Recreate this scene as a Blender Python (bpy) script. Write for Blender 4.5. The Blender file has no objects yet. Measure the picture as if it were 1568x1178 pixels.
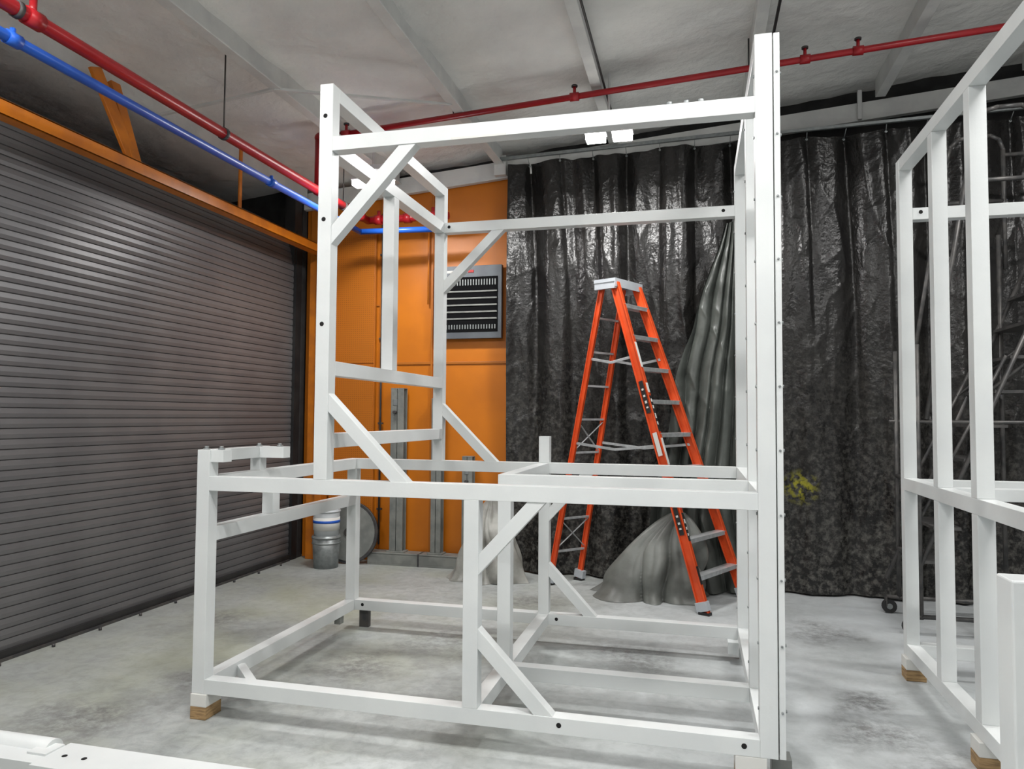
import bpy, bmesh, math, random
from mathutils import Vector, Matrix, noise
random.seed(3)
scene=bpy.context.scene
try:
    scene.view_settings.view_transform='Standard'
    scene.view_settings.look='None'
except Exception: pass

# ---------------------------------------------------------------- materials
def mat(name,col,rough=.5,metal=0.,col2=None,nscale=5.,bump=0.,bscale=30.,emit=None,estr=0,detail=6,stretch=None,lo=.4,hi=.6,spec=.5,bdist=.02,bstretch=None):
    m=bpy.data.materials.new(name); m.use_nodes=True
    nt=m.node_tree; b=nt.nodes['Principled BSDF']
    b.inputs['Base Color'].default_value=(*col,1); b.inputs['Roughness'].default_value=rough; b.inputs['Metallic'].default_value=metal
    b.inputs['Specular IOR Level'].default_value=spec
    tc=nt.nodes.new('ShaderNodeTexCoord'); mp=nt.nodes.new('ShaderNodeMapping')
    nt.links.new(tc.outputs['Object'],mp.inputs['Vector'])
    if stretch: mp.inputs['Scale'].default_value=stretch
    if col2:
        n=nt.nodes.new('ShaderNodeTexNoise'); n.inputs['Scale'].default_value=nscale; n.inputs['Detail'].default_value=detail
        r=nt.nodes.new('ShaderNodeValToRGB'); r.color_ramp.elements[0].position=lo; r.color_ramp.elements[1].position=hi
        r.color_ramp.elements[0].color=(*col,1); r.color_ramp.elements[1].color=(*col2,1)
        nt.links.new(mp.outputs[0],n.inputs['Vector']); nt.links.new(n.outputs['Fac'],r.inputs[0]); nt.links.new(r.outputs[0],b.inputs['Base Color'])
    if bump:
        mq=nt.nodes.new('ShaderNodeMapping'); nt.links.new(tc.outputs['Object'],mq.inputs['Vector'])
        if bstretch: mq.inputs['Scale'].default_value=bstretch
        n=nt.nodes.new('ShaderNodeTexNoise'); n.inputs['Scale'].default_value=bscale; n.inputs['Detail'].default_value=8
        bp=nt.nodes.new('ShaderNodeBump'); bp.inputs['Strength'].default_value=bump; bp.inputs['Distance'].default_value=bdist
        nt.links.new(mq.outputs[0],n.inputs['Vector']); nt.links.new(n.outputs['Fac'],bp.inputs['Height']); nt.links.new(bp.outputs[0],b.inputs['Normal'])
    if emit:
        b.inputs['Emission Color'].default_value=(*emit,1); b.inputs['Emission Strength'].default_value=estr
    return m
WHITE=mat('white_paint',(.67,.695,.69),.36,col2=(.63,.655,.655),nscale=3,bump=.03,bscale=60)
HOLE=mat('black_hole',(.005,.005,.005),.9)
WOOD=mat('wood',(.40,.26,.12),.7,col2=(.24,.15,.07),nscale=12,stretch=(1,1,8),bump=.2)
ORANGE=mat('orange_paint',(.60,.175,.006),.42,col2=(.54,.155,.006),nscale=2,bump=.05,bscale=8)
ORANGE_D=mat('orange_panel',(.38,.115,.007),.5,col2=(.45,.135,.007),nscale=3)
BEAMOR=mat('orange_beam',(.60,.18,.01),.4,col2=(.48,.14,.012),nscale=6)
LADDER=mat('orange_fiberglass',(.72,.085,.018),.35,col2=(.64,.07,.014),nscale=8)
ALU=mat('aluminium',(.62,.64,.65),.35,.5,col2=(.5,.52,.53),nscale=20)
CAP=mat('grey_plastic',(.46,.49,.52),.5,col2=(.40,.43,.46))
BLACK=mat('black',(.012,.012,.013),.5,col2=(.02,.02,.02))
DARKST=mat('dark_steel',(.055,.055,.06),.5,.4,col2=(.09,.085,.08),nscale=12)
SCAF=mat('scaffold_steel',(.07,.07,.07),.45,.4,col2=(.12,.115,.11),nscale=12)
GREYST=mat('grey_steel',(.20,.21,.20),.5,.3,col2=(.27,.28,.26),nscale=6,bump=.1)
GALV=mat('galvanised',(.30,.32,.32),.4,.5,col2=(.24,.26,.26),nscale=25)
RED=mat('red_pipe_paint',(.40,.012,.018),.32,col2=(.34,.01,.015),nscale=5)
BLUE=mat('blue_pipe_paint',(.015,.10,.50),.35,col2=(.012,.085,.42),nscale=5)
SHUT=mat('shutter_grey',(.125,.125,.130),.38,.3,col2=(.150,.149,.152),nscale=1.5,bump=.05,bscale=3)
SHUTD=mat('shutter_groove',(.05,.05,.05),.6)
HEAT=mat('heater_grey',(.12,.135,.15),.45,.2,col2=(.10,.11,.125),nscale=5)
HEATD=mat('heater_louver',(.006,.006,.007),.9,spec=.1)
LABEL=mat('label_white',(.65,.65,.62),.6)
REDLAB=mat('label_red',(.5,.02,.02),.5)
FIX=mat('fixture_white',(.6,.6,.6),.5)
BULB=mat('led_bulb',(1,1,1),.5,emit=(1,.98,.94),estr=30)
BEAMW=mat('beam_white',(.60,.61,.60),.6,col2=(.68,.69,.67),nscale=4,bump=.15)
CEIL=mat('ceiling_foam',(.86,.86,.83),.85,col2=(.70,.70,.68),nscale=1.6,bump=.8,bscale=8,lo=.35,hi=.7,bdist=.04)
WALLG=mat('wall_grey',(.50,.50,.50),.8,col2=(.45,.45,.45))
WALLD=mat('wall_dark',(.02,.02,.02),.9,col2=(.035,.035,.035))
CLEAR=mat('grey_sheet',(.20,.20,.18),.3,col2=(.42,.42,.39),nscale=4,bump=.3,bscale=7,lo=.4,hi=.66,bdist=.03)
BUCK=mat('bucket_plastic',(.55,.58,.60),.45)
TARP2=mat('tarp_reverse',(.050,.056,.050),.40,col2=(.10,.11,.10),nscale=3,bump=.3,bscale=7,lo=.4,hi=.65,bdist=.025)
TARP3=mat('tarp_reverse_dusty',(.10,.105,.095),.42,col2=(.19,.20,.185),nscale=3,bump=.25,bscale=6,lo=.4,hi=.65,bdist=.025)

def tarp_mat():
    m=mat('tarp_black',(.011,.0105,.0102),.27,col2=(.024,.023,.021),nscale=2.2,lo=.4,hi=.75,spec=.45)
    nt=m.node_tree;b=nt.nodes['Principled BSDF']
    tc=nt.nodes.new('ShaderNodeTexCoord')
    mpv=nt.nodes.new('ShaderNodeMapping');mpv.inputs['Scale'].default_value=(1,1,.4);nt.links.new(tc.outputs['Object'],mpv.inputs['Vector'])
    v=nt.nodes.new('ShaderNodeTexNoise');v.inputs['Scale'].default_value=6;v.inputs['Detail'].default_value=4;v.inputs['Roughness'].default_value=.5;v.inputs['Distortion'].default_value=.4
    nt.links.new(mpv.outputs[0],v.inputs['Vector'])
    v2=nt.nodes.new('ShaderNodeTexNoise');v2.inputs['Scale'].default_value=26;v2.inputs['Detail'].default_value=4
    nt.links.new(tc.outputs['Object'],v2.inputs['Vector'])
    ad=nt.nodes.new('ShaderNodeMath');ad.operation='MULTIPLY_ADD';ad.inputs[1].default_value=.28
    nt.links.new(v2.outputs['Fac'],ad.inputs[0]);nt.links.new(v.outputs['Fac'],ad.inputs[2])
    bp=nt.nodes.new('ShaderNodeBump');bp.inputs['Strength'].default_value=.45;bp.inputs['Distance'].default_value=.05
    nt.links.new(ad.outputs[0],bp.inputs['Height']);nt.links.new(bp.outputs[0],b.inputs['Normal'])
    sep=nt.nodes.new('ShaderNodeSeparateXYZ');nt.links.new(tc.outputs['Object'],sep.inputs[0])
    mr=nt.nodes.new('ShaderNodeMapRange');mr.inputs[1].default_value=2.8;mr.inputs[2].default_value=.0
    nt.links.new(sep.outputs['Z'],mr.inputs[0])
    dust=nt.nodes.new('ShaderNodeTexNoise');dust.inputs['Scale'].default_value=18;dust.inputs['Detail'].default_value=10;dust.inputs['Roughness'].default_value=.72
    nt.links.new(tc.outputs['Object'],dust.inputs['Vector'])
    dr=nt.nodes.new('ShaderNodeValToRGB');dr.color_ramp.elements[0].position=.46;dr.color_ramp.elements[1].position=.68
    nt.links.new(dust.outputs['Fac'],dr.inputs[0])
    mu=nt.nodes.new('ShaderNodeMath');mu.operation='MULTIPLY';nt.links.new(mr.outputs[0],mu.inputs[0]);nt.links.new(dr.outputs[0],mu.inputs[1])
    mx=nt.nodes.new('ShaderNodeMixRGB');mx.inputs[2].default_value=(.15,.145,.13,1)
    src=b.inputs['Base Color'].links[0].from_socket
    nt.links.new(mu.outputs[0],mx.inputs[0]);nt.links.new(src,mx.inputs[1])
    vd=nt.nodes.new('ShaderNodeVectorMath');vd.operation='DISTANCE';vd.inputs[1].default_value=(.99,7.60,1.03)
    nt.links.new(tc.outputs['Object'],vd.inputs[0])
    m2=nt.nodes.new('ShaderNodeMapRange');m2.inputs[1].default_value=.19;m2.inputs[2].default_value=.05;m2.inputs[4].default_value=.75
    nt.links.new(vd.outputs['Value'],m2.inputs[0])
    m3=nt.nodes.new('ShaderNodeMath');m3.operation='MULTIPLY';nt.links.new(m2.outputs[0],m3.inputs[0]);
    ys=nt.nodes.new('ShaderNodeTexNoise');ys.inputs['Scale'].default_value=20;nt.links.new(tc.outputs['Object'],ys.inputs['Vector'])
    yr=nt.nodes.new('ShaderNodeValToRGB');yr.color_ramp.elements[0].position=.45;yr.color_ramp.elements[1].position=.6
    nt.links.new(ys.outputs['Fac'],yr.inputs[0]);nt.links.new(yr.outputs[0],m3.inputs[1])
    my=nt.nodes.new('ShaderNodeMixRGB');my.inputs[2].default_value=(.38,.36,.02,1)
    nt.links.new(m3.outputs[0],my.inputs[0]);nt.links.new(mx.outputs[0],my.inputs[1]);nt.links.new(my.outputs[0],b.inputs['Base Color'])
    return m
TARP=tarp_mat()

def floor_mat():
    m=bpy.data.materials.new('concrete_floor');m.use_nodes=True;nt=m.node_tree;b=nt.nodes['Principled BSDF']
    tc=nt.nodes.new('ShaderNodeTexCoord')
    def nz(s,d=8,dist=0,off=(0,0,0),rg=.55):
        mp=nt.nodes.new('ShaderNodeMapping');mp.inputs['Location'].default_value=off
        n=nt.nodes.new('ShaderNodeTexNoise');n.inputs['Scale'].default_value=s;n.inputs['Detail'].default_value=d;n.inputs['Distortion'].default_value=dist;n.inputs['Roughness'].default_value=rg
        nt.links.new(tc.outputs['Object'],mp.inputs[0]);nt.links.new(mp.outputs[0],n.inputs['Vector']);return n.outputs['Fac']
    def ramp(s,a,c,ca,cb):
        r=nt.nodes.new('ShaderNodeValToRGB');r.color_ramp.elements[0].position=a;r.color_ramp.elements[1].position=c
        r.color_ramp.elements[0].color=(*ca,1);r.color_ramp.elements[1].color=(*cb,1);nt.links.new(s,r.inputs[0]);return r.outputs[0]
    def mixc(f,a,c,t='MIX'):
        x=nt.nodes.new('ShaderNodeMixRGB');x.blend_type=t
        if isinstance(f,float): x.inputs[0].default_value=f
        else: nt.links.new(f,x.inputs[0])
        for i,s in ((1,a),(2,c)):
            if isinstance(s,tuple): x.inputs[i].default_value=(*s,1)
            else: nt.links.new(s,x.inputs[i])
        return x.outputs[0]
    base=ramp(nz(1.1,8,0,(0,0,0),.6),.34,.66,(.31,.33,.32),(.48,.505,.50))
    fine=ramp(nz(11,10,.5,(0,0,0),.7),.36,.58,(.72,.72,.72),(1,1,1))
    c=mixc(.85,base,fine,'MULTIPLY')
    sep=nt.nodes.new('ShaderNodeSeparateXYZ');nt.links.new(tc.outputs['Object'],sep.inputs[0])
    mr=nt.nodes.new('ShaderNodeMapRange');mr.inputs[1].default_value=-.3;mr.inputs[2].default_value=-3;nt.links.new(sep.outputs['X'],mr.inputs[0])
    g=ramp(nz(.9,5,0,(2,9,0)),.45,.68,(0,0,0),(.5,.5,.5))
    gm=nt.nodes.new('ShaderNodeMath');gm.operation='MULTIPLY';nt.links.new(mr.outputs[0],gm.inputs[0]);nt.links.new(g,gm.inputs[1])
    c=mixc(gm.outputs[0],c,(.40,.42,.26))
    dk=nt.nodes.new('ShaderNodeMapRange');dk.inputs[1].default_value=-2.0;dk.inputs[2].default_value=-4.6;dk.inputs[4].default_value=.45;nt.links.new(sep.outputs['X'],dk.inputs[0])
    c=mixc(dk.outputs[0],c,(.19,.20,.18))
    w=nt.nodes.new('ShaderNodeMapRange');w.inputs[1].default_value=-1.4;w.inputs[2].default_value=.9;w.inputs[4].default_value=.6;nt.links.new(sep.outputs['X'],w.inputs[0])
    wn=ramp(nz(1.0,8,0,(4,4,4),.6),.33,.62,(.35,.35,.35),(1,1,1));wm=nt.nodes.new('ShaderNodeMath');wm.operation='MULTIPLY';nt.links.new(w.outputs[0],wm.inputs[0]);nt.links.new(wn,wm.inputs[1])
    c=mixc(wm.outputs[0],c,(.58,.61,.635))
    wob=nz(3.0,6,0,(5,1,2))
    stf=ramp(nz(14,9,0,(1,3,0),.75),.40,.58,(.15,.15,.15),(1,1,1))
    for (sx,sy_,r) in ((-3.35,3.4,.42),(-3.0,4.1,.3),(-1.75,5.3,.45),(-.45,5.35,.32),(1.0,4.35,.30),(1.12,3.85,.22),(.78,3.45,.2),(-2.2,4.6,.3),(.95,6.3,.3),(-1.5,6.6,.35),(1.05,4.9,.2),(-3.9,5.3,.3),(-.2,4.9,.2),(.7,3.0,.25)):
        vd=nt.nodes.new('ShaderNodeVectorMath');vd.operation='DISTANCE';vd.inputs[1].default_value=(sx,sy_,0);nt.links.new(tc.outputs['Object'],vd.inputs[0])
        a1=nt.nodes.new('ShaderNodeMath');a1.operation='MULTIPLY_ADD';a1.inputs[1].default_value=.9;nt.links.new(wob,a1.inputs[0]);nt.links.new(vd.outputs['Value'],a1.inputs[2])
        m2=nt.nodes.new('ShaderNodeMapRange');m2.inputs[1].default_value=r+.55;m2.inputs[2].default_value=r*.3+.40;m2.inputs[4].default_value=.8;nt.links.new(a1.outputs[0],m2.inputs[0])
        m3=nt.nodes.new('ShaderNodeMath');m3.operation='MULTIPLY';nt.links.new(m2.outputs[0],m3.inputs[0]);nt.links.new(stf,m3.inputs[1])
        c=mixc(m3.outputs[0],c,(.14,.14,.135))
    nt.links.new(c,b.inputs['Base Color']);b.inputs['Roughness'].default_value=.6
    bp=nt.nodes.new('ShaderNodeBump');bp.inputs['Strength'].default_value=.2;bp.inputs['Distance'].default_value=.01
    nt.links.new(nz(20,10),bp.inputs['Height']);nt.links.new(bp.outputs[0],b.inputs['Normal'])
    return m
FLOOR=floor_mat()

# ---------------------------------------------------------------- mesh builder
class MB:
    def __init__(s,name,bevel=0):
        s.n=name;s.bm=bmesh.new();s.m=[];s.bev=bevel
    def mi(s,m):
        if m not in s.m:s.m.append(m)
        return s.m.index(m)
    def box(s,lo,hi,m):
        return s.hexa([Vector((x,y,z)) for z in (lo[2],hi[2]) for x,y in ((lo[0],lo[1]),(hi[0],lo[1]),(hi[0],hi[1]),(lo[0],hi[1]))],m)
    def hexa(s,c,m):
        v=[s.bm.verts.new(p) for p in c];i=s.mi(m)
        for f in ((3,2,1,0),(4,5,6,7),(0,1,5,4),(1,2,6,5),(2,3,7,6),(3,0,4,7)):
            s.bm.faces.new([v[k] for k in f]).material_index=i
    def bar(s,a,b,w,h,m,up=(0,0,1)):
        a=Vector(a);b=Vector(b);d=(b-a).normalized();u=Vector(up)
        r=d.cross(u)
        if r.length<1e-3: r=d.cross(Vector((0,1,0)))
        r.normalize();u=r.cross(d).normalized()
        c=[]
        for q in (a,b):
            for i,j in ((-1,-1),(1,-1),(1,1),(-1,1)): c.append(q+r*(w/2*i)+u*(h/2*j))
        s.hexa(c,m)
    def cyl(s,a,b,r,m,n=16,r2=None,cap=True,smooth=True):
        a=Vector(a);b=Vector(b);d=(b-a).normalized();x=d.orthogonal().normalized();y=d.cross(x);i=s.mi(m)
        r2=r if r2 is None else r2
        A=[s.bm.verts.new(a+(x*math.cos(t)+y*math.sin(t))*r) for t in [2*math.pi*k/n for k in range(n)]]
        B=[s.bm.verts.new(b+(x*math.cos(t)+y*math.sin(t))*r2) for t in [2*math.pi*k/n for k in range(n)]]
        for k in range(n):
            f=s.bm.faces.new((A[k],A[(k+1)%n],B[(k+1)%n],B[k]));f.material_index=i;f.smooth=smooth
        if cap:
            s.bm.faces.new(A[::-1]).material_index=i;s.bm.faces.new(B).material_index=i
    def path(s,pts,r,m,n=12):
        for k in range(len(pts)-1): s.cyl(pts[k],pts[k+1],r,m,n)
        for p in pts[1:-1]: s.ball(p,r,m)
    def ball(s,c,r,m,sc=(1,1,1)):
        i=s.mi(m);g=bmesh.ops.create_uvsphere(s.bm,u_segments=12,v_segments=8,radius=r)
        for v in g['verts']:
            v.co=Vector((v.co.x*sc[0],v.co.y*sc[1],v.co.z*sc[2]))+Vector(c)
            for f in v.link_faces:f.material_index=i;f.smooth=True
    def grid(s,nu,nv,fn,m,smooth=True):
        i=s.mi(m);V=[[s.bm.verts.new(fn(u/nu,v/nv)) for u in range(nu+1)] for v in range(nv+1)]
        for v in range(nv):
            for u in range(nu):
                f=s.bm.faces.new((V[v][u],V[v][u+1],V[v+1][u+1],V[v+1][u]));f.material_index=i;f.smooth=smooth
    def done(s):
        me=bpy.data.meshes.new(s.n)
        if not getattr(s,'norecalc',False): bmesh.ops.recalc_face_normals(s.bm,faces=s.bm.faces)
        s.bm.to_mesh(me);s.bm.free()
        for m in s.m:me.materials.append(m)
        o=bpy.data.objects.new(s.n,me);scene.collection.objects.link(o)
        if s.bev:
            b=o.modifiers.new('bev','BEVEL');b.width=s.bev;b.segments=2;b.limit_method='ANGLE';b.angle_limit=math.radians(40)
        return o

# ---------------------------------------------------------------- camera
yaw,pitch,roll,F=0.24700442,0.04387074,0.00660536,1116.66175
cy,sy=math.cos(yaw),math.sin(yaw)
f=Vector((-sy*math.cos(pitch),cy*math.cos(pitch),math.sin(pitch)));r=Vector((cy,sy,0));u=r.cross(f)
r2=r*math.cos(roll)+u*math.sin(roll);u2=-r*math.sin(roll)+u*math.cos(roll)
cam=bpy.data.cameras.new('camera');co=bpy.data.objects.new('camera',cam);scene.collection.objects.link(co)
M=Matrix((r2,u2,-f)).transposed().to_4x4();M.translation=Vector((0,0,1.7));co.matrix_world=M
cam.sensor_width=36;cam.lens=36*F/1568;cam.clip_start=.05
scene.camera=co

# ---------------------------------------------------------------- room
def ceilz(x): return 4.45+.1*(x+4.75)
XA,XB,YA,YB=-5.9,5.0,-4.0,8.1
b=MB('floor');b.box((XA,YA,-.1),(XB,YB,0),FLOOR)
b.done()
b=MB('ceiling')
def cf(u,v):
    x=XA+(XB-XA)*u;y=YA+(YB-YA)*v
    return Vector((x,y,ceilz(x)+.035*noise.noise(Vector((x*1.1,y*1.1,0)))+.02*noise.noise(Vector((x*4,y*4,5)))))
b.grid(160,170,cf,CEIL);b.done()
for i,x in enumerate((-4.6,-3.4,-2.15,-.87,.5,1.8,3.1,4.3)):
    b=MB('trim_%d'%(i+1),.004)
    z=ceilz(x)
    b.box((x-.035,YA,z-.16),(x+.035,7.88,z+.03),BEAMW);b.box((x-.035,YA,z-.17),(x+.06,7.88,z-.155),BEAMW);b.done()
b=MB('wall_left');b.box((XA-.1,YA,0),(XA,YB,4.6),WALLD);b.box((XA,7.88,0),(-4.62,7.98,4.5),WALLD);b.done()
b=MB('bounce_wall_right');b.box((XB,YA,0),(XB+.1,YB,5.6),WALLG);b.done()  # unseen right side wall, added to bounce light into the room
b=MB('bounce_wall_front');b.box((XA,YA-.1,0),(XB,YA,5.6),WALLG);b.done()  # unseen wall behind the camera, added as bounce fill
b=MB('wall_back',.003)
b.box((XA,YB,0),(XB,YB+.1,5.5),WALLD)
b.box((-4.62,8.0,0),(-2.0,YB,4.42),ORANGE)
b.box((-4.56,7.975,0),(-4.30,8.0,4.3),ORANGE_D)
for x in (-3.63,-2.98,-2.03): b.box((x-.012,7.975,.15),(x+.012,8.0,4.3),ORANGE_D)
b.box((-3.6,7.985,2.30),(-2.0,8.0,2.33),ORANGE_D)
b.box((-4.28,7.985,3.0),(-3.62,8.0,3.02),ORANGE_D)
b.done()
b=MB('trim_20',.002)
b.box((-4.25,7.94,.5),(-3.68,7.98,3.9),ORANGE_D)
PERF=mat('perforated_orange',(.5,.17,.012),.45,.0)
nt=PERF.node_tree;bb=nt.nodes['Principled BSDF'];tc=nt.nodes.new('ShaderNodeTexCoord');vo=nt.nodes.new('ShaderNodeTexVoronoi');vo.inputs['Scale'].default_value=40;vo.inputs['Randomness'].default_value=0
rp=nt.nodes.new('ShaderNodeValToRGB');rp.color_ramp.elements[0].position=.2;rp.color_ramp.elements[1].position=.3;rp.color_ramp.elements[0].color=(.15,.045,.008,1);rp.color_ramp.elements[1].color=(.46,.135,.007,1)
nt.links.new(tc.outputs['Object'],vo.inputs['Vector']);nt.links.new(vo.outputs['Distance'],rp.inputs[0]);nt.links.new(rp.outputs[0],bb.inputs['Base Color'])
b.box((-4.24,7.93,.52),(-3.69,7.942,2.3),PERF);b.box((-4.24,7.93,2.32),(-3.69,7.942,3.88),PERF);b.done()
b=MB('trim_21',.004)
b.hexa([Vector(p) for p in ((-4.7,7.90,4.19),(4.9,7.90,4.99),(4.9,7.97,4.99),(-4.7,7.97,4.19),(-4.7,7.90,4.39),(4.9,7.90,5.17),(4.9,7.97,5.17),(-4.7,7.97,4.39))],BEAMW)
b.box((-2.20,7.82,4.42),(-2.06,7.90,4.64),BEAMW);b.box((1.6,7.86,4.72),(1.64,7.90,5.02),BEAMW)
b.done()

# ---------------------------------------------------------------- rolling shutter
b=MB('rolling_shutter_door')
XS=-4.65;n=int(3.45/.073)
SEG=((0.02,-.008),(.06,0.0),(.45,.004),(.93,0.0),(.97,-.008))
def prof():
    pts=[]
    for k in range(n):
        z=.06+k*.073
        for t,dx in SEG: pts.append((XS+dx,z+t*.073))
    cx,cz=XS-.62,.06+n*.073;R=.62
    a=0
    while a<math.pi*.75:
        for t,dr in SEG:
            aa=a+t*.073/R;pts.append((cx+(R+dr)*math.cos(aa),cz+(R+dr)*math.sin(aa)))
        a+=.073/R
    return pts
pr=prof();i=b.mi(SHUT);j=b.mi(SHUTD);ys=[-2.0,7.74]
V=[[b.bm.verts.new((p[0],y,p[1])) for p in pr] for y in ys]
for k in range(len(pr)-1): b.bm.faces.new((V[0][k],V[1][k],V[1][k+1],V[0][k+1])).material_index=j if k%5==4 else i
b.box((XS-.03,-2,.0),(XS+.03,7.74,.065),BLACK)
b.box((XS-.12,7.74,0),(XS+.04,7.86,3.9),BLACK)
b.box((XS-.1,7.70,3.5),(XS+.03,7.86,4.35),BLACK)
b.done()
b=MB('door_sill_track')
b.box((XS+.035,-2,0),(XS+.05,7.7,.02),DARKST)
for k in range(22): b.cyl((XS+.1,-1.6+k*.43,0),(XS+.1,-1.6+k*.43,.022),.012,DARKST,8)
b.done()
b=MB('door_frame_beam',.004)
b.box((-4.38,-2,3.60),(-4.28,7.88,3.615),BEAMOR);b.box((-4.38,-2,3.695),(-4.28,7.88,3.71),BEAMOR);b.box((-4.38,-2,3.615),(-4.345,7.88,3.695),BEAMOR)
b.box((-4.29,-2,3.60),(-4.28,7.88,3.71),BEAMOR)
b.box((-4.50,7.86,0),(-4.28,7.97,3.71),BEAMOR)
b.box((-4.36,7.8,0),(-4.28,7.87,3.62),BEAMOR)
b.bar((-4.33,4.80,3.70),(-4.45,4.52,4.35),.03,.12,BEAMOR,up=(0,1,0));b.bar((-4.33,4.82,3.71),(-4.52,4.78,4.35),.05,.10,BEAMOR,up=(0,1,0))
b.bar((-4.33,6.2,3.71),(-4.33,6.2,4.4),.02,.04,BEAMOR)
b.bar((-4.33,2.9,3.71),(-4.45,2.9,4.4),.04,.07,BEAMOR,up=(0,1,0))
b.done()

# ---------------------------------------------------------------- pipes
b=MB('red_sprinkler_pipe')
xr,zr=-3.58,3.90
b.path([(xr,-2,zr),(xr,7.5,zr),(-2.62,7.5,zr)],.042,RED,16)
yb=6.4
def pz(x): return 4.43+.062*(x+3.58)
b.cyl((xr,yb,pz(xr)),(xr,yb,zr),.05,RED,16);b.ball((xr,yb,pz(xr)),.056,RED)
b.cyl((xr,yb,pz(xr)),(4.9,yb,pz(4.9)),.027,RED,16)
for x in (-3.3,-1.05,.9,1.31,3.2):
    b.cyl((x-.04,yb,pz(x)),(x+.04,yb,pz(x)),.038,RED,16)
    b.cyl((x,yb,pz(x)),(x,yb,pz(x)+.10),.014,RED,10)
    b.cyl((x,yb,pz(x)+.09),(x,yb,pz(x)+.105),.028,DARKST,10)
for y in (3.20,6.4,7.3):
    b.cyl((xr,y-.05,zr),(xr,y+.05,zr),.052,RED,16)
b.cyl((xr,3.20,zr),(xr,3.20,zr+.12),.02,RED,12)
for x in (-3.45,-3.1,-2.8): b.cyl((x-.04,7.5,zr),(x+.04,7.5,zr),.056,RED,16);b.cyl((x,7.5,zr-.04),(x,7.5,zr+.1),.02,RED)
for y in (3.1,4.9,6.9):
    b.cyl((xr,y,zr),(xr,y,ceilz(xr)-.03),.006,DARKST,6);b.cyl((xr,y-.015,zr),(xr,y+.015,zr),.05,DARKST,16)
for x in (-2.2,.45): b.cyl((x,yb,pz(x)),(x,yb,ceilz(x)-.03),.007,DARKST,6)
b.done()
b=MB('blue_air_pipe')
zb=3.735
b.path([(xr-.02,-2,zb),(xr-.02,7.35,zb),(-2.7,7.42,zb)],.032,BLUE,14)
for y in (3.10,5.6,7.0): b.cyl((xr-.02,y-.04,zb),(xr-.02,y+.04,zb),.040,BLUE,14);b.cyl((xr-.02,y,zb),(xr-.02,y,zb+.06),.015,BLUE)
b.done()

# ---------------------------------------------------------------- main steel frame
T=.08
fr=MB('white_steel_frame',.006)
def X(x0,x1,y,z): fr.box((x0,y,z),(x1,y+T,z+T),WHITE)
def Y(x,y0,y1,z): fr.box((x,y0,z),(x+T,y1,z+T),WHITE)
def Z(x,y,z0,z1): fr.box((x,y,z0),(x+T,y+T,z1),WHITE)
x1,x2,x3,x4=-2.75,-2.02,-1.16,.28
f0,fm,fb=3.60,4.27,5.45
zm,zt=1.27,3.16
Z(x1,f0,.14,1.50);X(x1+T,x4,f0,.14);X(x1+T,x4,f0,zm);Z(x2,f0,zm+T,3.54);X(x2+T,x4,f0,zt);Z(x3,f0,.22,zm);Z(x4,f0,.14,3.54)
fr.box((x4+T+.006,f0+.005,.14),(x4+T+.034,f0+.075,3.54),WHITE)
fr.box((x4+T-.002,f0+.02,.16),(x4+T+.008,f0+.06,3.52),GREYST)
Z(x1,fb,.14,zm);X(x1+T,x4,fb,.14);X(x1+T,x4,fb,zm);Z(x2,fb,zm+T,3.54);X(x2+T,x4,fb,zt);Z(x3,fb,.22,zm);Z(x3,fb,zm+T,1.55);Z(x4,fb,.14,3.54)
Y(x1,f0+T,fb,.14);Y(x1,f0+T,fb+T,zm);Y(x1,f0+T,fb,.98);Y(x4,f0+T,fb,.14);Y(x4,f0+T,fb,zm);Y(x4,f0+T,fb,3.46)
Y(x2,f0+T,fb,3.46);Y(x2,f0+T,fb,3.16);Y(x2,f0+T,fb,1.92);Y(x2,f0+T,fb,1.52);Z(x2,4.46,2.0,3.16)
Y(x3,f0+T,fb,.14)
Y(x3,fm+T,fb,zm);X(x3,x4,fm,zm);X(x3+T,x4,fm,.14);Z(x3,fm,.22,zm);Z(x4,fm,.22,3.46)
Z(x1,4.25,1.06,zm)
fr.box((x1+.01,f0+T,1.43),(x1+.07,4.22,1.50),WHITE);fr.box((x1+T,f0+.01,1.43),(x1+.16,f0+.09,1.50),WHITE);fr.box((x1+.07,4.10,1.43),(x1+.24,4.18,1.50),WHITE);fr.box((x1,4.11,zm+T),(x1+.07,4.18,1.43),WHITE)
for x,y in ((x1+.03,f0+.04),(x1+.12,f0+.05),(x1+.05,4.13),(x1+.19,4.14)): fr.cyl((x,y,1.50),(x,y,1.52),.012,GALV,8);fr.cyl((x,y,1.50),(x,y,1.508),.02,GALV,10)
def br(xa,za,xb,zb2,y): fr.bar((xa,y+T/2,za),(xb,y+T/2,zb2),.07,.07,WHITE)
br(-1.97,2.66,-1.47,3.19,f0);br(-1.97,1.80,-1.48,1.31,f0);br(-1.11,.91,-.75,1.30,f0);br(-1.11,.60,-.70,.18,f0)
br(-1.97,2.70,-1.47,3.19,fb);br(-1.97,1.78,-1.5,1.31,fb);br(-1.11,.58,-.73,.18,fb);br(-1.11,.93,-.77,1.30,fb)
def foot(x,y,dx,dy):
    fr.bar((x,y+dy*.26,.17),(x+dx*.26,y,.17),.05,.06,WHITE)
foot(x1+T,f0+T,1,1)
fr.box((x1+.11,fb+.03,.0),(x1+.19,fb+.075,.14),DARKST);fr.box((x1+.02,fb-.22,.08),(x1+.07,fb-.16,.14),GREYST)
fr.box((x4-.07,fb-.09,.06),(x4,fb,.14),WHITE);fr.box((x4+.01,fb+.01,.0),(x4+.07,fb+.07,.14),WHITE);fr.box((x4+.06,f0+.1,0),(x4+.15,f0+.2,.10),GREYST)
def hole(x,z,y): fr.cyl((x,y-.0015,z),(x,y+.002,z),.013,HOLE,14)
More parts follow.
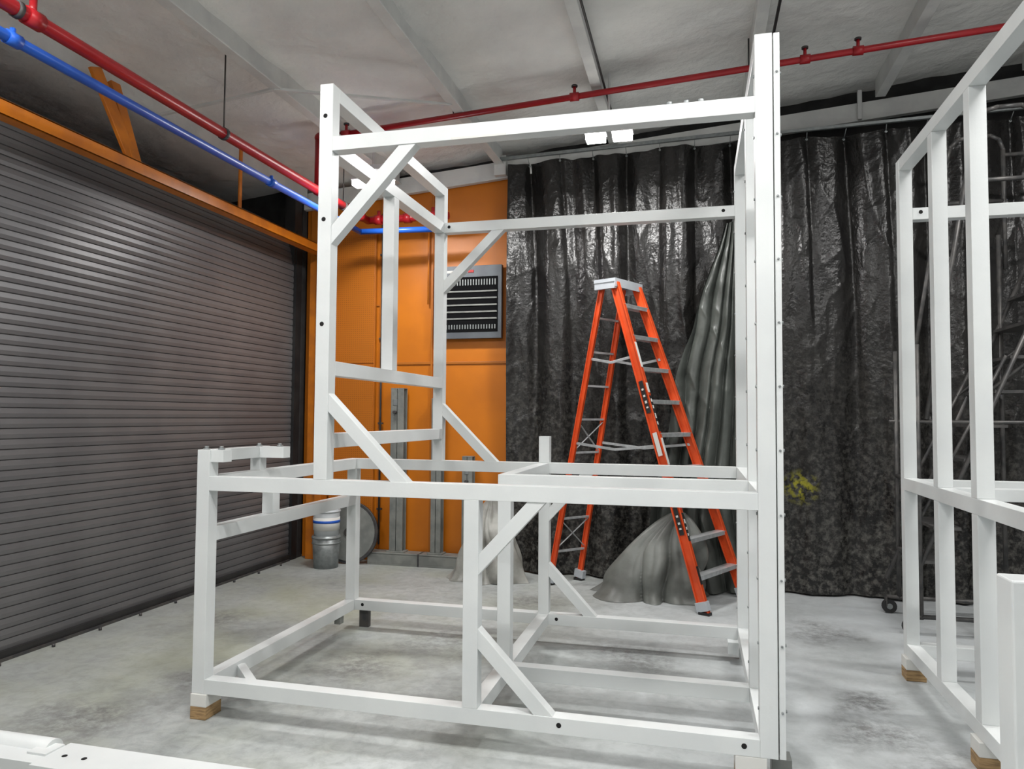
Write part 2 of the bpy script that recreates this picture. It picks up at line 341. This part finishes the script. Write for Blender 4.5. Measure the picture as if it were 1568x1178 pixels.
for x,z in ((x2+.035,3.36),(x2+.035,2.78),(x2+.035,2.20),(-.66,.185),(.21,.185)): hole(x,z,f0)
for x,z in ((.2,3.205),(-1.9,3.205),(-2.60,.185),(-1.02,.185)): hole(x,z,fb)
for z in [ .35+.3*k for k in range(11)]:
    for y in (f0,fm,fb):
        fr.cyl((x4-.006,y+.04,z),(x4+.001,y+.04,z),.008,GALV,8)
    fr.cyl((x4+T+.02,f0-.002,z),(x4+T+.02,f0+.006,z),.006,GALV,8)
    fr.cyl((x4+T+.034,f0+.03,z),(x4+T+.042,f0+.03,z),.008,GALV,8)
for x in (-.12,-.04,.03): fr.cyl((x,f0+.03,zt+T),(x,f0+.03,zt+T+.02),.016,GALV,8)
fr.box((-1.25,f0-.004,3.158),(-.95,f0,3.172),LABEL)
fr.done()
def block(x,y,w=.1,d=.14,h=.07):
    o=MB('wood_block',.003);o.box((x-w/2,y-d/2,0),(x+w/2,y+d/2,h),WOOD)
    if h<.1: o.box((x-w/2,y-d/2,h),(x+w/2,y+d/2,.1395),LABEL)
    o.done()
block(-2.70,3.66);block(.24,3.66,.14,.12)

# ---------------------------------------------------------------- right frame
rf=MB('white_steel_frame',.006)
xa=1.34
def rb(lo,hi): rf.box(lo,hi,WHITE)
rb((xa,1.6,.14),(xa+T,5.36,.22));rb((xa,1.6,1.23),(xa+T,5.36,1.31));rb((xa,1.6,3.38),(xa+T,5.36,3.46))
rb((xa,5.36,.14),(xa+T,5.44,3.46))
for y in (4.66,4.06,3.2,2.4,1.6):
    rb((xa,y,.22),(xa+T,y+T,1.23));rb((xa,y,1.31),(xa+T,y+T,3.38))
for z in (3.04,1.22,.14): rb((xa+T,5.36,z),(3.3,5.44,z+.08))
rb((xa+T,4.66,1.24),(3.3,4.74,1.31))
rb((3.3,5.36,.14),(3.38,5.44,3.46));rb((3.3,1.6,3.38),(3.38,5.36,3.46));rb((3.3,1.6,.14),(3.38,5.36,.22));rb((3.3,1.6,.22),(3.38,1.68,3.38))
rf.cyl((1.47,5.357,3.09),(1.47,5.362,3.09),.013,HOLE)
rf.done()
block(1.38,5.36,.12,.12);block(1.38,4.10,.12,.12);block(1.38,1.68,.1,.12);block(3.34,5.38,.1,.1);block(3.34,1.66,.1,.1)
nf=MB('white_steel_stand',.006)
nf.box((.93,2.55,0),(1.05,2.67,1.21),WHITE);nf.box((1.05,2.56,1.12),(1.30,2.66,1.20),WHITE);nf.box((1.20,1.3,1.12),(1.30,2.56,1.20),WHITE);nf.box((1.20,1.3,0),(1.30,1.4,1.12),WHITE)
nf.done()
b=MB('white_steel_beam',.008)
b.box((-3.6,2.56,.14),(-.9,2.73,.225),WHITE);b.box((-2.68,2.50,.225),(-1.0,2.71,.25),WHITE);b.cyl((-3.9,2.71,.20),(-2.77,2.71,.20),.055,WHITE,20);b.box((-2.82,2.62,.15),(-2.72,2.72,.235),WHITE)
for x in (-2.6,-2.5): b.cyl((x,2.6,.25),(x,2.6,.252),.012,HOLE,10)
b.done()
block(-3.4,2.64,.12,.16,.139);block(-1.2,2.64,.12,.16,.139)

# ---------------------------------------------------------------- step ladder
L=MB('step_ladder',.003)
A=Vector((.07,6.59,0));sd=Vector((.46,.888,0)).normalized();C=Vector((-1.45,7.36,0))
B=A+sd*.80
H=3.0
fc=(A+B)/2;bc=(C+C+sd*.62)/2
tc_=fc.lerp(bc,.63)-sd*.10+Vector((.03,0,0))
D=Vector((-1.19,7.64,0))
ax=(Vector((C-A))).normalized()
fT0=tc_-ax*.09-sd*.20+Vector((0,0,H));fT1=tc_-ax*.09+sd*.20+Vector((0,0,H))
bT0=tc_+ax*.07-sd*.18+Vector((0,0,H));bT1=tc_+ax*.05+sd*.16+Vector((0,0,H))
def rail(p,q,w,h):
    d=(q-p).normalized()
    upv=(ax-d*ax.dot(d)).normalized()
    L.bar(p,q,.012,h,LADDER,up=upv)
    for k in (-1,1): 
        off=upv*(k*(h/2-.006));L.bar(p+off,q+off,w,.012,LADDER,up=upv)
rail(A,fT0,.04,.09);rail(B,fT1,.04,.09);rail(C,bT0,.032,.055);rail(D,bT1,.032,.055)
for k in range(1,10):
    t=k*.31/H
    p=A.lerp(fT0,t);q=B.lerp(fT1,t)
    L.bar(p,q,.095,.012,ALU);L.bar(p-ax*.045-Vector((0,0,.015)),q-ax*.045-Vector((0,0,.015)),.004,.035,ALU);L.bar(p+ax*.045-Vector((0,0,.015)),q+ax*.045-Vector((0,0,.015)),.004,.035,ALU)
for k in range(1,9):
    t=(k*.335)/H
    p=C.lerp(bT0,t);q=D.lerp(bT1,t);L.bar(p,q,.03,.02,ALU)
for t in (.12,.45):
    L.bar(C.lerp(bT0,t),D.lerp(bT1,t+.1),.02,.004,ALU);L.bar(D.lerp(bT1,t),C.lerp(bT0,t+.1),.02,.004,ALU)
for P0,P1,Q0,Q1 in ((A,fT0,C,bT0),(B,fT1,D,bT1)):
    for t in (.48,.76):
        a=P0.lerp(P1,t);c=Q0.lerp(Q1,t);m=(a+c)/2-Vector((0,0,.05));L.bar(a,m,.006,.025,ALU);L.bar(m,c,.006,.025,ALU)
L.bar(tc_-sd*.25+Vector((0,0,H+.03)),tc_+sd*.25+Vector((0,0,H+.03)),.25,.035,CAP)
for k in (-1,1):
    L.bar(tc_+sd*.23*k-ax*.12+Vector((0,0,H-.01)),tc_+sd*.23*k+ax*.12+Vector((0,0,H-.01)),.03,.08,CAP)
L.bar(tc_-sd*.25-ax*.12+Vector((0,0,H)),tc_+sd*.25-ax*.12+Vector((0,0,H)),.01,.07,CAP)
for p,q in ((A,fT0),(B,fT1),(C,bT0),(D,bT1)):
    d=(q-p).normalized();L.bar(p+d*.03,p+d*.11,.06,.11,CAP,up=ax);L.bar(p+Vector((0,0,.012))-ax*.05,p+Vector((0,0,.012))+ax*.05,.06,.024,BLACK)
d=(fT0-A).normalized();nrm=-(ax-d*ax.dot(d)).normalized()
for t0,t1,m in ((.08,.13,BLACK),(.20,.28,BLACK),(.29,.31,REDLAB),(.42,.50,LABEL),(.52,.63,BLACK),(.64,.67,LABEL),(.72,.8,LABEL)):
    a=A.lerp(fT0,t0)+nrm*.047;c=A.lerp(fT0,t1)+nrm*.047;L.bar(a,c,.034,.003,m,up=nrm)
for t0,t1 in ((.215,.222),(.232,.24),(.25,.262),(.54,.55),(.56,.575),(.59,.60),(.61,.62)):
    a=A.lerp(fT0,t0)+nrm*.049;c=A.lerp(fT0,t1)+nrm*.049;L.bar(a,c,.02,.002,LABEL,up=nrm)
sn=-sd
for t0,t1,m in ((.22,.30,BLACK),(.45,.52,LABEL),(.335,.37,LABEL),(.58,.68,BLACK)):
    a=A.lerp(fT0,t0)+sn*.021;c=A.lerp(fT0,t1)+sn*.021
    L.bar(a,c,.045,.002,m,up=sn)
for t0,t1 in ((.595,.60),(.61,.618),(.63,.636),(.65,.656),(.235,.24),(.25,.256),(.27,.276)):
    a=A.lerp(fT0,t0)+sn*.023;c=A.lerp(fT0,t1)+sn*.023
    L.bar(a,c,.022,.002,LABEL,up=sn)
L.done()

# ---------------------------------------------------------------- tarps
def tarp(name,xs,xe,yy,ztop,seed,zbot=.02):
    b=MB(name);b.norecalc=True
    W=xe-xs
    def fn(u,v):
        x=xs+W*u;zt_=ztop(x);z=zbot+(zt_-zbot)*v
        g=(x/.36);sag=.03*math.sin(math.pi*(g%1))*max(0,(v-.93)/.07)
        top=max(0,(v-.35)/.65)
        ph=noise.noise(Vector((x*.7,z*.16,seed)))*3.5
        ph2=noise.noise(Vector((x*.5,z*.12,seed+20)))*4
        s1=math.sin(math.pi*x/.36+ph*(1-v)**.7*1.0)
        y=.085*(1-abs(s1))**1.5*(.2+.8*top)
        s2=math.sin(2*math.pi*x/.66+ph2)
        y+=.055*s2*(1-.4*top)
        s3=math.sin(2*math.pi*x/.23+ph2*1.7+ph)
        y+=.012*s3
        y+=.045*noise.noise(Vector((x*2.0,z*.3,seed+3)))
        y+=.025*noise.noise(Vector((x*6+z*.3,z*.45,seed+13)))
        rd=1-abs(noise.noise(Vector((x*2.6+z*.4,z*.6,seed+7))))*2.4
        y-=.014*max(0,rd)**4
        rd=1-abs(noise.noise(Vector((x*5-z*1.2,z*2.4,seed+9))))*2.4
        y-=.009*max(0,rd)**3*(1.3-.6*v)
        return Vector((x,yy+y,z-sag))
    b.grid(int(W*80),230,fn,TARP)
    k=math.ceil(xs/.36)
    while k*.36<xe:
        x=k*.36;z=ztop(x)-.03;p=fn((x-xs)/W,1)
        b.cyl((x,p.y-.02,z),(x,p.y-.012,z),.012,GALV,10);b.cyl((x,p.y-.016,z),(x,yy,z+.06),.004,GALV,6);k+=1
    return b.done()
tarp('tarp_curtain',-2.02,.46,7.79,lambda x:4.54+.025*(x+1.95),1)
tarp('tarp_curtain',.50,4.9,7.60,lambda x:4.49+.02*(x-.5),5)
b=MB('tarp_rail',.003)
b.bar((-2.12,7.79,4.585),(.5,7.79,4.66),.035,.035,GALV);b.bar((.5,7.60,4.545),(4.9,7.60,4.635),.035,.03,GALV)
b.done()
def lerp_tab(tab,z):
    for (z0,a0),(z1,a1) in zip(tab,tab[1:]):
        if z<=z1: return a0+(a1-a0)*(z-z0)/(z1-z0)
    return tab[-1][1]
b=MB('tarp_fold');b.norecalc=True
def fd(u,v):
    z=.02+3.63*v
    l=lerp_tab(((0,-.50),(.9,-.42),(1.6,-.26),(2.1,-.19),(2.8,.02),(3.65,.30)),z);rr=lerp_tab(((0,.45),(3.65,.42)),z)
    l+=.03*noise.noise(Vector((0,z*2.5,1)))
    x=l+(rr-l)*u
    ph=noise.noise(Vector((u*1.5,z*.5,2)))*3
    s1=math.sin(u*math.pi*5+ph+z*.5)
    y=7.50-.14*(1-v)+.11*(1-abs(s1))**1.5*(.5+.5*(1-v))
    y+=.05*math.sin(u*math.pi*2.5+ph)+.04*noise.noise(Vector((x*5+z*1.2,z*.6,4)))-.02*max(0,1-2.2*abs(noise.noise(Vector((x*6+z*2.5,z*1.0,8)))))**3
    return Vector((x,y,z))
b.grid(110,240,fd,TARP2);b.done()
# cloth heap: folds run from the gathered peak down to the floor
def heap(name,cx,cy_,rx,ry,h,m,seed,pk=(0,0),folds=7,sw=1.2,base=1.2):
    b=MB(name);b.norecalc=True
    def fn(u,v):
        a=2*math.pi*u;q=v;ca,sa=math.cos(a),math.sin(a)
        ph=noise.noise(Vector((ca*.9,sa*.9,seed)))*3+sw*q+1.2*noise.noise(Vector((ca,sa,q*2+seed+2)))
        f1=abs(math.sin(a*folds/2+ph));f2=abs(math.sin(a*folds+ph*1.7+1))
        rr=(max(0,1-q**1.7)**.75)
        A=.30*(1-q)+.16
        k=(1-A)+A*f1**.7+.09*f2**.8+.20*noise.noise(Vector((ca*1.2,sa*1.2,q*1.2+seed+5)))
        crease=math.sin(q*11+4*noise.noise(Vector((ca*1.5,sa*1.5,seed+8))))
        k+=.035*crease*(1-q)
        fl=1+(base-1)*max(0,1-q*7)**2
        z=h*q*(1+.16*noise.noise(Vector((ca*1.2,sa*1.2,seed+1)))*(1-q))+.02*f1*min(1,q*5)*(1-q)
        s=q**1.2
        return Vector((cx+pk[0]*s+rx*rr*k*fl*ca,cy_+pk[1]*s+ry*rr*k*fl*sa,max(.003,z)))
    b.grid(240,110,fn,m);return b.done()
heap('tarp_bundle',-.40,7.14,.50,.26,.82,TARP3,3,(.24,.04),6,1.6,1.25)
heap('plastic_sheet_bundle',-2.12,7.40,.36,.25,.86,CLEAR,11,(.05,0),5,2.5,1.15)

# ---------------------------------------------------------------- wall-side equipment
b=MB('wall_heater',.003)
b.box((-2.93,7.90,2.585),(-2.12,7.965,3.42),HEAT);b.box((-2.885,7.892,2.66),(-2.165,7.90,3.29),HEATD)
for k in range(5):
    z=2.80+k*.078
    b.box((-2.88,7.880,z),(-2.17,7.892,z+.018),GREYST)
for k in range(22): b.box((-2.872+k*.032,7.884,3.19),(-2.858+k*.032,7.892,3.26),GALV);b.box((-2.872+k*.032,7.884,2.69),(-2.858+k*.032,7.892,2.74),GALV)
b.box((-2.80,7.895,3.34),(-2.50,7.90,3.37),LABEL);b.box((-2.52,7.893,3.34),(-2.45,7.90,3.37),REDLAB)
b.done()
def ibeam(name,x0,x1,y,z0,z1):
    b=MB(name,.003);b.box((x0,y,z0),(x1,y+.012,z1),GREYST);b.box((x0,y+.1,z0),(x1,y+.112,z1),GREYST);b.box(((x0+x1)/2-.006,y,z0),((x0+x1)/2+.006,y+.11,z1),GREYST)
    b.box((x0-.03,y-.02,z0-.015),(x1+.03,y+.12,z0),GREYST);b.box((x0+.03,y-.006,z1-.2),(x0+.08,y,z1-.13),GALV);b.cyl((x0+.06,y-.05,z1-.28),(x0+.06,y,z1-.28),.02,DARKST,10);b.box((x0,y-.002,z1-.01),(x1,y+.112,z1),GREYST);b.done()
ibeam('steel_post',-3.42,-3.26,7.84,.155,2.02);ibeam('steel_post',-2.92,-2.80,7.84,.155,1.9);ibeam('steel_post',-2.55,-2.43,7.84,.155,1.25)
b=MB('steel_channel',.003);b.box((-3.66,7.78,0),(-2.40,7.97,.02),GREYST);b.box((-3.66,7.78,.02),(-2.40,7.80,.13),GREYST);b.box((-3.66,7.78,.12),(-2.40,7.97,.14),GREYST);b.box((-3.05,7.775,.0),(-3.03,7.97,.14),DARKST);b.done()
b=MB('baseboard_back',.003);b.box((-1.95,7.98,0),(4.9,8.05,.22),WOOD);b.done()
b=MB('conduit_pipe');b.cyl((-3.60,7.95,.2),(-3.60,7.95,4.1),.012,DARKST,8);b.cyl((-3.02,7.95,3.0),(-3.02,7.95,4.1),.01,BEAMOR,8)
for z in (.6,1.6,2.6,3.6): b.box((-3.63,7.945,z),(-3.57,7.974,z+.02),DARKST)
b.done()
b=MB('plastic_bucket')
cx,cyy=-4.03,7.50
b.cyl((cx,cyy,0),(cx,cyy,.36),.135,GALV,28,.155);b.cyl((cx,cyy,.33),(cx,cyy,.345),.162,GALV,28);b.cyl((cx,cyy,.27),(cx,cyy,.285),.158,GALV,28)
b.cyl((cx,cyy,.36),(cx,cyy,.72),.135,BUCK,28,.150);b.cyl((cx,cyy,.69),(cx,cyy,.72),.160,BUCK,28);b.cyl((cx,cyy,.62),(cx,cyy,.635),.156,BUCK,28);b.cyl((cx,cyy,.42),(cx,cyy,.56),.1445,LABEL,28,.149)
b.cyl((cx,cyy,.5),(cx,cyy,.53),.1495,BLUE,28,.150)
b.done()
b=MB('round_metal_lid')
c0=Vector((-3.88,7.77,.355));nn=Vector((.04,-1,.08)).normalized()
b.cyl(c0,c0+nn*.02,.33,DARKST,48);b.cyl(c0+nn*.005,c0+nn*.035,.355,DARKST,48,.35);b.cyl(c0+nn*.02,c0+nn*.04,.32,GREYST,48);b.cyl(c0+nn*.02,c0+nn*.05,.05,DARKST,20)
b.done()

# ---------------------------------------------------------------- rolling platform ladder behind right frame
b=MB('rolling_platform_ladder')
def t_(*p,r=.018,m=SCAF): b.path([Vector(q) for q in p],r,m,10)
for y in (6.45,7.1):
    t_((1.72,y,.12),(1.72,y,2.3));t_((3.5,y,.12),(3.5,y,4.2));t_((2.55,y,.12),(2.55,y,3.3))
    t_((1.62,y,.14),(3.5,y,.14));t_((1.66,y,1.68),(3.5,y,1.68),r=.014)
    t_((1.62,y,.3),(2.75,y,3.0),(3.5,y,3.0));t_((2.35,y,2.2),(1.72,y,.9),r=.013)
    t_((1.78,y,1.7),(2.15,y,3.95),(2.19,y,4.1),(2.25,y,4.16),(2.33,y,4.18),(2.5,y,4.18),(2.57,y,4.14),(2.6,y,4.05),(2.6,y,3.0));t_((2.09,y,3.6),(2.6,y,3.6))
    t_((2.6,y,4.0),(3.5,y,4.0));t_((2.6,y,3.5),(3.5,y,3.5));t_((2.2,y,1.9),(3.5,y,3.0),r=.013)
    for x in (1.64,3.4):
        b.cyl((x-.0,y-.018,.06),(x,y+.018,.06),.06,BLACK,18);b.cyl((x,y-.022,.06),(x,y+.022,.06),.025,GALV,12);b.box((x-.03,y-.03,.06),(x-.02,y+.03,.15),DARKST)
for k in range(9):
    t=(k+1)/10.;p=Vector((1.62,6.45,.3)).lerp(Vector((2.75,6.45,3.0)),t);b.box((p.x-.03,6.45,p.z-.012),(p.x+.17,7.1,p.z+.012),SCAF)
b.box((2.75,6.45,2.98),(3.5,7.1,3.02),SCAF)
t_((1.72,6.45,1.2),(1.72,7.1,1.2));t_((3.5,6.45,4.0),(3.5,7.1,4.0))
b.done()

# ---------------------------------------------------------------- light fixtures and lamps
def area(loc,sx,sy_,pw,col=(1,.985,.97)):
    l=bpy.data.lights.new('lamp','AREA');l.shape='RECTANGLE';l.size=sx;l.size_y=sy_;l.energy=pw;l.color=col
    o=bpy.data.objects.new('led_lamp',l);o.location=loc;scene.collection.objects.link(o);return o
def highbay(x,y,z,pw,dual=True):
    b=MB('ceiling_light_fixture',.003)
    zc=ceilz(x)-.03
    b.cyl((x,y,zc),(x,y,z+.15),.012,FIX,8);b.box((x-.2,y-.07,z+.14),(x+.2,y+.07,z+.19),FIX)
    for dx in (-.12,.12):
        b.box((x+dx-.085,y-.06,z),(x+dx+.085,y+.06,z+.055),BULB);b.cyl((x+dx,y,z+.055),(x+dx,y,z+.15),.04,FIX,12);b.box((x+dx-.095,y-.065,z+.055),(x+dx+.095,y+.065,z+.07),FIX)
    b.done();area((x,y,z-.02),.45,.2,pw)
highbay(-.75,6.5,4.20,62);highbay(-3.12,6.64,4.0,46)
for x,y,pw in ((-3.4,2.2,64),(-.6,1.6,84),(2.0,2.2,84),(2.9,5.0,55),(-2.2,-1.0,62),(2.0,-1.5,62)):
    z=ceilz(x)-.32
    b=MB('ceiling_light_fixture',.003);b.box((x-.6,y-.1,z),(x+.6,y+.1,z+.04),FIX);b.box((x-.57,y-.08,z-.008),(x+.57,y+.08,z),BULB);b.cyl((x-.5,y,z+.04),(x-.5,y,ceilz(x-.5)-.03),.006,FIX,6);b.cyl((x+.5,y,z+.04),(x+.5,y,ceilz(x+.5)-.03),.006,FIX,6);b.done()
    area((x,y,z-.03),1.1,.16,pw)
b=MB('trim_30');b.bar((-4.6,5.3,ceilz(-4.6)-.17),(-3.4,5.3,ceilz(-3.4)-.17),.03,.02,BEAMW);b.bar((-3.4,5.3,ceilz(-3.4)-.17),(-2.15,6.2,ceilz(-2.15)-.17),.03,.02,BEAMW)
b.cyl((.62,3.0,ceilz(.62)-.19),(.62,7.7,ceilz(.62)-.19),.012,BLACK,8);b.cyl((-.78,2.0,ceilz(-.78)-.19),(-.78,7.7,ceilz(-.78)-.19),.01,BLACK,8);b.done()

w=bpy.data.worlds.new('world');scene.world=w;w.use_nodes=True
w.node_tree.nodes['Background'].inputs[0].default_value=(.8,.85,.9,1);w.node_tree.nodes['Background'].inputs[1].default_value=.15
